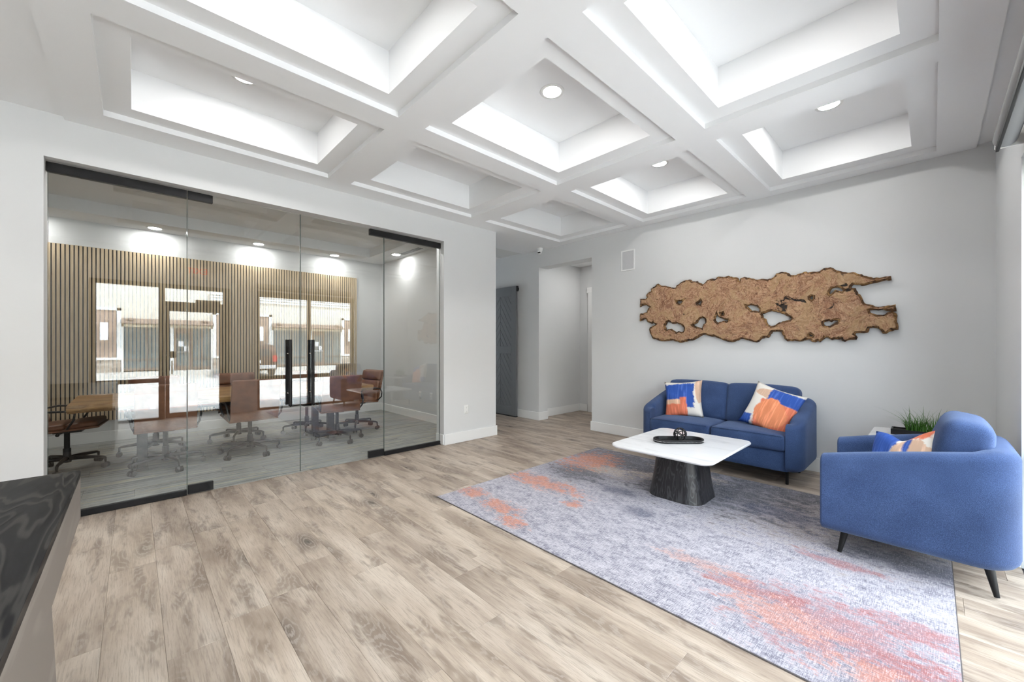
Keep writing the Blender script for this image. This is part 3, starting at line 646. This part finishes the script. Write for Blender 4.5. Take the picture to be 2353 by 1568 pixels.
def slab(loops, ext, bev, off):
    cu = bpy.data.curves.new('slab', 'CURVE'); cu.dimensions = '2D'; cu.fill_mode = 'BOTH'; cu.extrude = ext; cu.bevel_depth = bev; cu.bevel_resolution = 1; cu.offset = off
    for lp in loops:
        s_ = cu.splines.new('POLY'); s_.points.add(len(lp)-1); s_.use_cyclic_u = True
        for q, p in zip(s_.points, lp): q.co = (p[0], p[1], 0, 1)
    o = bpy.data.objects.new('slab', cu); me = bpy.data.meshes.new_from_object(o); bpy.data.objects.remove(o); return me
rng = random.Random(5)
raw = [[art(p) for p in lp] for lp in [outer]+holes]
t = thing('burl_wood_art', (-1.5, YB, 1.7), 'long live-edge burl wood slab with holes hung on the grey wall', 'wall art')
for nm, mt, ext, bev, off, yy in (('bark_edge', 'burl_bark', .012, .008, -.006, -.032), ('polished_face', 'burl_face', .0035, .003, -.019, -.054)):
    me = slab([rough_loop(lp, rng, .005 if off > -.01 else .009) for lp in raw], ext, bev, off); me.materials.clear(); me.materials.append(MT[mt])
    me.transform(Matrix.Rotation(PI/2, 4, 'X')); o = link(nm, me, t); o.location = (0, yy, 0)
for x in (-.95, 0.1, .85): MB().cyl((x, -.016, -.02), (x, 0, -.02), .012, n=10).build('wall_spacer', 'black_metal', t)

# ------------------------------------------------------------------ sofas
def seating(name, W, D, n, loc, rz, label, arm_f=.60, arm_b=.75, splay=.03, round_front=True):
    t = thing(name, loc, label, 'sofa' if n > 1 else 'armchair', None, rz)
    zb, T, R = .14, .125, .17; hw, hd = W/2, D/2
    path = []; NA = 9; RF = .13
    if not round_front: RF = .0; path.append((-hw, -hd, -1, 0))
    for k in range(7 if round_front else 0): a = 3*PI/2-PI/2*k/6; path.append((-hw+RF+RF*math.cos(a), -hd+RF+RF*math.sin(a), math.cos(a), math.sin(a)))
    for k in range(1, 9): path.append((-hw, -hd+RF+(2*hd-R-RF)*k/8, -1, 0))
    for k in range(1, NA): a = PI-PI/2*k/NA; path.append((-hw+R+R*math.cos(a), hd-R+R*math.sin(a), math.cos(a), math.sin(a)))
    for k in range(7): path.append((-hw+R+(2*hw-2*R)*k/6, hd, 0, 1))
    full = path+[(-x, y, -nx, ny) for x, y, nx, ny in path[:-7][::-1]]
    def section(x, y, nx, ny):
        f = min(1, max(0, (y+hd-.02)/(2*hd*.90))); h = arm_f+(arm_b-arm_f)*f**.85; z0 = zb; r = .045; rb = .06; pts = []
        for (oc, zc, rr_, a0) in ((T-r, h-r, r, 0), (r, h-r, r, PI/2), (rb, z0+rb, rb, PI), (T-.01, z0+.01, .01, 3*PI/2)):
            for k in range(5):
                a = a0+PI/2*k/4; o = oc+rr_*math.cos(a); z = zc+rr_*math.sin(a)
                if o < T/2: o -= .012*math.sin(PI*min(1, max(0, (z-zb)/(h-zb))))
                pts.append((x-nx*o, y-ny*o, z))
        return pts
    MB().loft([section(*q) for q in full]).build('arm_and_back_shell', 'blue_fabric', t, 'auto', 0 if round_front else .012)
    iw = hw-T+.012
    MB().rbox(iw, (D-T-.02)/2, .10, .02, n=6, M=Matrix.Translation((0, -T/2-.0, zb+.095))).build('seat_rail', 'blue_fabric', t, True)
    cw = 2*(hw-T)/n; dep = D-T-.04
    for i in range(n):
        cx_ = -hw+T+cw*(i+.5)
        c = MB().rbox(cw/2-.004, dep/2+.012, .075, .035, (0, .006, .020), 12, Matrix.Translation((cx_, -T/2-.028, .400))).build('seat_cushion', 'blue_fabric', t, True)
        mm = MB()
        mm.tube([(cx_-cw/2+.03, -T/2-.028-dep/2-.010, .468), (cx_, -T/2-.028-dep/2-.012, .474), (cx_+cw/2-.03, -T/2-.028-dep/2-.010, .468)], .0035, 8); mm.build('piping', 'blue_fabric', c, True)
        M_ = Matrix.Translation((cx_, hd-T-.085, .66)) @ Matrix.Rotation(math.radians(-11), 4, 'X')
        b = MB().rbox(cw/2+(.008 if n > 1 else .002), .095, .215, .055, (.0, .035, .018), 14, M_); b.build('back_cushion', 'blue_fabric', t, True)
    for sx in (-1, 1):
        for sy in (-1, 1):
            x, y = sx*(hw-.115-(0 if splay else .03)), sy*(hd-.115-(0 if splay else .02))
            MB().cyl((x+sx*splay, y+sy*splay, 0), (x, y, zb+.02), .011 if splay else .013, .022 if splay else .015, 18).build('leg', 'black_satin', t, 'auto')
    return t
seating('sofa', 1.57, .76, 2, (-1.575, 4.685, 0), 0, 'dark blue fabric two-seat sofa against the wall under the burl art', .575, .765, 0.0)
seating('armchair', .78, .80, 1, (-.085, 3.515, .008), -PI/2, 'blue fabric armchair with its back to the window, in front right', .605, .75, .03, False)

def pillow(loc, rot, size, mat, label, th=.075, sag=0.0):
    n = 20; m = MB(); h = size/2
    for sg in (1, -1):
        for i in range(n+1):
            for j in range(n+1):
                u, v = 2*i/n-1, 2*j/n-1; e = max(0, (1-u**2)*(1-v**2)); k = 1-.09*(1-abs(u)**2.2)*abs(v)**3
                x = u*h*(1-.10*(1-v*v)*abs(u)**2); y = v*h*(1-.10*(1-u*u)*abs(v)**2); z = sg*th*e**.42
                z += .004*math.sin(9*u+5*v)*e
                y -= sag*math.exp(-(u*2.2)**2)*max(0, v)
                m.v.append((x, y, z))
    N = (n+1)**2
    for i in range(n):
        for j in range(n):
            a = i*(n+1)+j; m.f.append((a, a+n+1, a+n+2, a+1)); b = N+a; m.f.append((b, b+1, b+n+2, b+n+1))
    o = m.build('throw_pillow', mat, None, True)
    bm = bmesh.new(); bm.from_mesh(o.data); bmesh.ops.remove_doubles(bm, verts=bm.verts, dist=1e-5); bm.to_mesh(o.data); bm.free()
    o.location = loc; o.rotation_euler = rot; return tag(o, label, 'pillow', 'painted throw pillows')
pillow((-2.00, 4.66, .675), (math.radians(74), math.radians(-6), math.radians(8)), .43, 'pillow_print_a', 'white, blue and coral brushstroke pillow at the left end of the sofa')
pillow((-1.10, 4.60, .665), (math.radians(68), math.radians(16), math.radians(-10)), .46, 'pillow_print_b', 'mostly coral throw pillow with blue band at the right end of the sofa')
pillow((-.115, 3.42, .585), (math.radians(62), math.radians(-15), math.radians(-38)), .45, 'pillow_print_c', 'blue and cream throw pillow on the armchair', sag=.07)

# ------------------------------------------------------------------ rug
rg = MB().box(0, 3.0, 0, 2.39, 0, .0075).build('area_rug', 'rug_print', None, loc=(-2.92, 1.89, .0005))
tag(rg, 'large abstract area rug in lavender grey, charcoal, orange and red', 'rug')
box('edge_binding', 'plum_edge', (-.004, 3.004, -.004, 2.394, .0, .0045), rg)

# ------------------------------------------------------------------ coffee table, tray, orb
def marble_table(name, loc, hx, hy, rc, zt, bx, tx, label, base_r):
    t = thing(name, loc, label, 'table'); MB().loft([rrect(hx-.012, hy-.012, rc-.006, zt-.028), rrect(hx, hy, rc, zt-.016), rrect(hx, hy, rc, zt-.006), rrect(hx-.005, hy-.005, rc-.003, zt)]).build('table_top', 'marble', t, 'auto')
    Ls = []
    for k in range(9):
        f = k/8; s_ = bx+(tx-bx)*(f**.8); Ls.append(rrect(s_, s_, base_r*s_, .001+(zt-.030)*f, 8))
    MB().loft(Ls).build('pedestal', 'ebony', t, 'auto'); return t
marble_table('coffee_table', (-1.505, 3.475, .008), .42, .50, .085, .447, .232, .172, 'white marble coffee table on a flared black wood pedestal', .55)
t = thing('serving_tray', (-1.535, 3.475, .456), 'oval black tray with studded rim on the coffee table', 'tray')
def stad(hl, r, z, n=12): return [(math.cos(a)*r, (hl if math.sin(a) > 0 else -hl)+math.sin(a)*r, z) for a in [2*PI*(k+.5)/(2*n) for k in range(2*n)]]
def stad2(hl, r, z): return [(r*math.cos(a), hl+r*math.sin(a), z) for a in [PI*k/12 for k in range(13)]]+[(r*math.cos(a), -hl+r*math.sin(a), z) for a in [PI+PI*k/12 for k in range(13)]]
TRZ = math.radians(-44); t.rotation_euler = (0, 0, TRZ)
MB().loft([stad2(.13, .080, 0), stad2(.13, .086, .004), stad2(.13, .086, .028), stad2(.13, .080, .032), stad2(.13, .070, .030), stad2(.13, .066, .007)]).build('dish', 'black_satin', t, 'auto')
pts = stad2(.13, .0865, .016); dense = []
for i in range(len(pts)):
    a, b = Vector(pts[i]), Vector(pts[(i+1) % len(pts)]); nn = max(1, int((b-a).length/.011))
    dense += [a.lerp(b, q/nn) for q in range(nn)]
sm = MB()
for p in dense: sm.box(p.x-.0017, p.x+.0017, p.y-.0017, p.y+.0017, p.z-.0017, p.z+.0017)
o = sm.build('stud_row', 'chrome', t); o['kind'] = 'stuff'
t = thing('decorative_orb', (-1.525, 3.485, .465), 'black openwork metal orb sitting in the tray', 'ornament')
for ax in range(6):
    n_ = [Vector((1, 0, 0)), Vector((.31, .95, 0)), Vector((-.81, .59, 0)), Vector((.5, .3, .81)), Vector((-.6, .3, .74)), Vector((.1, -.8, .6))][ax].normalized()
    a = n_.orthogonal().normalized(); b = n_.cross(a); lo = []
    for k in range(29):
        q = a*math.cos(2*PI*k/28)+b*math.sin(2*PI*k/28); lo.append([*[q*rr_+n_*e_+Vector((0, 0, .057)) for rr_, e_ in ((.057, .004), (.057, -.004), (.052, -.004), (.052, .004))]])
    MB().loft(lo, False, False).build('ring', 'black_metal', t, bevel=0)

# ------------------------------------------------------------------ side table and grass planter
marble_table('side_table', (-.06, 4.70, 0), .31, .27, .06, .555, .17, .12, 'small white-topped side table in the corner behind the armchair', .5)
t = thing('grass_planter', (-.05, 4.70, .5565), 'low black tray planter with green ornamental grass on the side table', 'plant')
m = MB(); m.box(-.19, .19, -.075, .075, 0, .008); m.box(-.19, -.178, -.075, .075, .008, .045); m.box(.178, .19, -.075, .075, .008, .045); m.box(-.178, .178, -.075, -.063, .008, .045); m.box(-.178, .178, .063, .075, .008, .045)
m.build('trough', 'black_satin', t, bevel=.002); box('soil', 'dark_soil', (-.178, .178, -.063, .063, .008, .034), t)
rr = random.Random(11); m = MB()
for k in range(340):
    a = rr.uniform(0, 2*PI); x0, y0 = rr.uniform(-.10, .15), rr.uniform(-.055, .055); L_ = rr.uniform(.08, .17) if k % 7 else rr.uniform(.18, .27); lean = rr.uniform(.2, 1.0)
    dx = math.cos(a)*lean+(x0-.02)*2.6; dy = math.sin(a)*lean*.8; wd = rr.uniform(.0022, .0038); pv = []
    sd = Vector((-dy, dx, 0)); sd = sd.normalized() if sd.length > 1e-6 else Vector((1, 0, 0))
    for s_ in range(5):
        f = s_/4; p = Vector((x0+dx*L_*f*f, y0+dy*L_*f*f, .03+L_*f*(1-.35*lean*f))); ww = wd*(1-f)**.7; pv.append((p-sd*ww, p+sd*ww))
    for s_ in range(4):
        if s_ < 3: m.quad(pv[s_][0], pv[s_][1], pv[s_+1][1], pv[s_+1][0])
        else: m.quad(pv[s_][0], pv[s_][1], pv[4][0])
o = m.build('grass_blades', 'grass_leaf', t); o['kind'] = 'stuff'

# ------------------------------------------------------------------ reception desk
t = thing('reception_desk', (-1.3, -1.0, 0), 'black-topped reception desk with grey wood sides in the lower left corner', 'desk')
DX0, DX1, DY0, DY1 = -1.29, 1.0, -.75, .832
box('desk_top', 'desk_black', (DX0, DX1, DY0, DY1, .722, .75), t, .001)
def prism(name, mat, poly, y0, y1): MB().loft([[(x, y0, z) for x, z in poly], [(x, y1, z) for x, z in poly]]).build(name, mat, t)
prism('side_panel', 'desk_grey', [(DX0, .545), (DX0, .7215), (DX1, .7215), (DX1, .01), (-.62, .01), (-.43, .553)][::-1], DY1-.03, DY1-.0005)
box('end_apron', 'desk_grey', (DX0+.0005, DX0+.025, DY0, DY1-.031, .545, .7215), t)
box('inner_base', 'desk_grey', (-.40, DX1, DY0, DY1-.05, .01, .72), t)

# ------------------------------------------------------------------ exit sign above the entrance
t = thing('exit_sign', (.355, .85, 2.655), 'red lettered exit sign above the entrance door', 'sign')
box('housing', 'plastic_white', (-.02, 0.004, -.15, .15, -.09, .09), t, .004)
fc = bpy.data.curves.new('exit_text', 'FONT'); fc.body = 'EXIT'; fc.size = .15; fc.align_x = 'CENTER'; fc.align_y = 'CENTER'; fc.extrude = .001
fo = bpy.data.objects.new('x', fc); me = bpy.data.meshes.new_from_object(fo); bpy.data.objects.remove(fo); me.materials.clear(); me.materials.append(MT['exit_red'])
o = link('lettering', me, t); o.location = (-.022, 0, 0); o.rotation_euler = (PI/2, 0, -PI/2)

# ------------------------------------------------------------------ outside: parking lot, shops across, parked car
ZG = -.25; XS = 19.48
struct(box('ground_parking_lot', 'concrete', (2.2, 17.6, -30, 45, ZG-.2, ZG))); struct(box('ground_sidewalk', 'concrete', (.66, 2.2, -30, 45, ZG-.2, -.02))); struct(box('ground_sidewalk_far', 'concrete', (17.6, XS+.3, -30, 45, ZG-.2, -.05)))
k = 0
SPOT = {-2.3: 'farthest right of the entrance', .35: 'facing the entrance side window', 3.05: 'facing the window pair', 5.75: 'beside the parked car', 8.45: 'second from the left end', 11.1: 'at the left end'}
for y in (-2.3, .35, 3.05, 5.75, 8.45, 11.1):
    for x0, x1, nm in ((2.3, 6.6, 'near row'), (12.6, 17.4, 'far row')):
        o = box('parking_stripe', 'white_paint', (x0, x1, y-.05, y+.05, ZG, ZG+.004))
        tag(o, 'white parking stripe of the %s, %s' % (nm, SPOT[y]), 'stripe', 'parking stripes')
for x, lb in ((4.2, 'thin red chalk line on the concrete nearest the entrance'), (8.5, 'thin red chalk line on the concrete in mid parking lot')): tag(box('chalk_line', 'asphalt_red', (x, x+.03, -20, 30, ZG, ZG+.003)), lb, 'line')
sf = thing('shop_building', (XS, 0, 0), 'long beige stucco shop building across the parking lot', 'building')
def fb(name, mat, x0, x1, y0, y1, z0, z1, par=sf, bev=0): return box(name, mat, (x0, x1, y0, y1, z0, z1), par, bev)
fb('wall', 'stucco', 0, .4, -30, 45, 2.4, 7.0); fb('wall', 'stucco', .35, .4, -30, 45, -.3, 2.4)
for i in range(3): fb('cornice_band', 'stucco_white', -.12+.03*i, 0, 3.2, 45, 4.22-.15*i, 4.34-.15*i)
PAN = [(-9.8, -7.0), (-3.6, -.52), (3.38, 6.19), (10.62, 13.4), (17.8, 20.6)]; rs = random.Random(2)
for (a, b) in PAN:
    fb('siding', 'brown_siding', -.05, .01, a, b, .68, 3.10)
    for yy in (a, b): fb('corner_trim', 'stucco_white', -.08, .01, yy-.08, yy+.08, .6, 3.2)
    fb('head_trim', 'stucco_white', -.08, .01, a-.08, b+.08, 3.08, 3.2); fb('sill', 'stucco_white', -.14, .01, a-.1, b+.1, .58, .70)
    fb('stone_core', 'ledge_stone', -.06, .01, a-.08, b+.08, -.06, .58)
    z = -.05
    while z < .56:
        y = a-.08; h = min(rs.choice((.08, .10, .12)), .58-z)
        while y < b+.06:
            w_ = min(rs.uniform(.2, .5), b+.08-y)
            fb('stone', 'ledge_stone', -.09-rs.uniform(0, .03), -.055, y+.004, y+w_-.004, z+.004, z+h-.004); y += w_
        z += h
BAY = [(-7.0, -3.6), (-.44, 3.3), (6.27, 10.55), (13.5, 17.7)]
for (a, b) in BAY:
    bb = fb('header_band', 'cream', -.06, .0, a, b, 2.27, 2.40)
    aw = MB().loft([[(-.02, a, 2.42), (-.55, a, 2.42), (-.55, a, 2.46), (-.02, a, 2.70)], [(-.02, b, 2.42), (-.55, b, 2.42), (-.55, b, 2.46), (-.02, b, 2.70)]]).build('awning', 'awning_brown', sf)
    for yy in (a+.35, b-.35): MB().lathe([(.16, 0), (.13, .08), (.05, .12)], (-.25, yy, 2.60), 14).build('finial', 'awning_brown', aw)
    dl = a+(b-a)*.565
    for x0, x1 in ((a+.08, dl-.22), (dl+.74, b-.08)):
        fb('shop_window', 'store_glass', .02, .04, x0, x1, .12, 2.27); fb('window_sill', 'awning_brown', -.02, .06, x0, x1, .0, .12); fb('window_bar', 'awning_brown', -.01, .05, x0, x1, .55, .60)
        fb('window_post', 'awning_brown', -.01, .05, (x0+x1)/2-.02, (x0+x1)/2+.02, .12, 2.27)
    fb('post', 'stucco_white', -.06, .05, dl-.22, dl-.08, -.05, 2.27); fb('post', 'stucco_white', -.06, .05, a-.02, a+.08, -.05, 2.4); fb('post', 'stucco_white', -.06, .05, b-.08, b+.02, -.05, 2.4)
    dd = fb('shop_door', 'awning_brown', .0, .06, dl-.06, dl+.70, -.04, 2.27); fb('door_glass', 'store_glass', -.01, .0, dl+.06, dl+.58, .2, 1.95, dd); fb('notice', 'paper', -.02, -.012, dl+.12, dl+.34, 1.25, 1.55, dd); fb('notice', 'paper', -.02, -.012, dl+.36, dl+.55, 1.0, 1.28, dd)
    fb('push_bar', 'chrome', -.05, -.02, dl+.05, dl+.6, .92, .97, dd)
for yy in (-1.05, 4.0, 5.65, 11.1): fb('wall_lamp', 'paper', -.18, -.05, yy-.14, yy+.14, 1.58, 2.45)
# parked car
t = thing('parked_suv', (14.2, 4.45, ZG), 'dark brown SUV parked across the lot, seen from behind', 'car')
HWc = .92
side = [(0.03, .38), (0.0, .62), (.06, .98), (.22, 1.40), (.42, 1.56), (1.2, 1.62), (2.1, 1.58), (2.9, 1.05), (4.1, .95), (4.5, .75), (4.52, .40), (4.3, .30), (.2, .30)]
cs = []
for yy, k, zz in ((-HWc+.05, .97, .0), (-HWc, 1, 0), (-HWc+.10, 1, 1), (HWc-.10, 1, 1), (HWc, 1, 0), (HWc-.05, .97, 0)):
    L_ = []
    for x, z in side:
        z2 = z if (zz or z < 1.0) else 1.0+(z-1.0)*.86
        L_.append((2.26+(x-2.26)*k, yy, z2*(1 if k == 1 else .985)))
    cs.append(L_)
MB().loft(cs).build('body', 'car_paint', t, 'auto', .02)
for nm, pts_ in (('rear_window', [(.045, -.66, 1.02), (.045, .66, 1.02), (.19, .58, 1.38), (.19, -.58, 1.38)]),):
    MB().loft([pts_, [(x+.03, y, z) for x, y, z in pts_]]).build(nm, 'car_glass', t)
for s_ in (-1, 1):
    MB().box(.5, 1.9, s_*HWc-.012, s_*HWc+.012, 1.03, 1.42).build('side_window', 'car_glass', t, bevel=.01)
    MB().box(-.01, .12, s_*.80-.1, s_*.80+.1, .72, 1.05).build('tail_light', 'tail_red', t, bevel=.02)
    MB().tube([(.5, s_*.62, 1.60), (.55, s_*.62, 1.66), (1.9, s_*.62, 1.67), (2.0, s_*.62, 1.60)], .018).build('roof_rail', 'chrome', t, True)
    for x in (.85, 3.65):
        wl_ = MB().cyl((x, s_*(HWc-.20), .35), (x, s_*(HWc+.01), .35), .35, n=26).build('wheel', 'rubber', t, 'auto'); MB().cyl((x, s_*(HWc+.005), .35), (x, s_*(HWc+.02), .35), .22, n=20).build('rim', 'chrome', wl_)
MB().box(-.06, .06, -.85, .85, .38, .58).build('bumper', 'chrome', t, bevel=.03); box('licence_plate', 'paper', (-.075, -.06, -.16, .16, .66, .82), t)
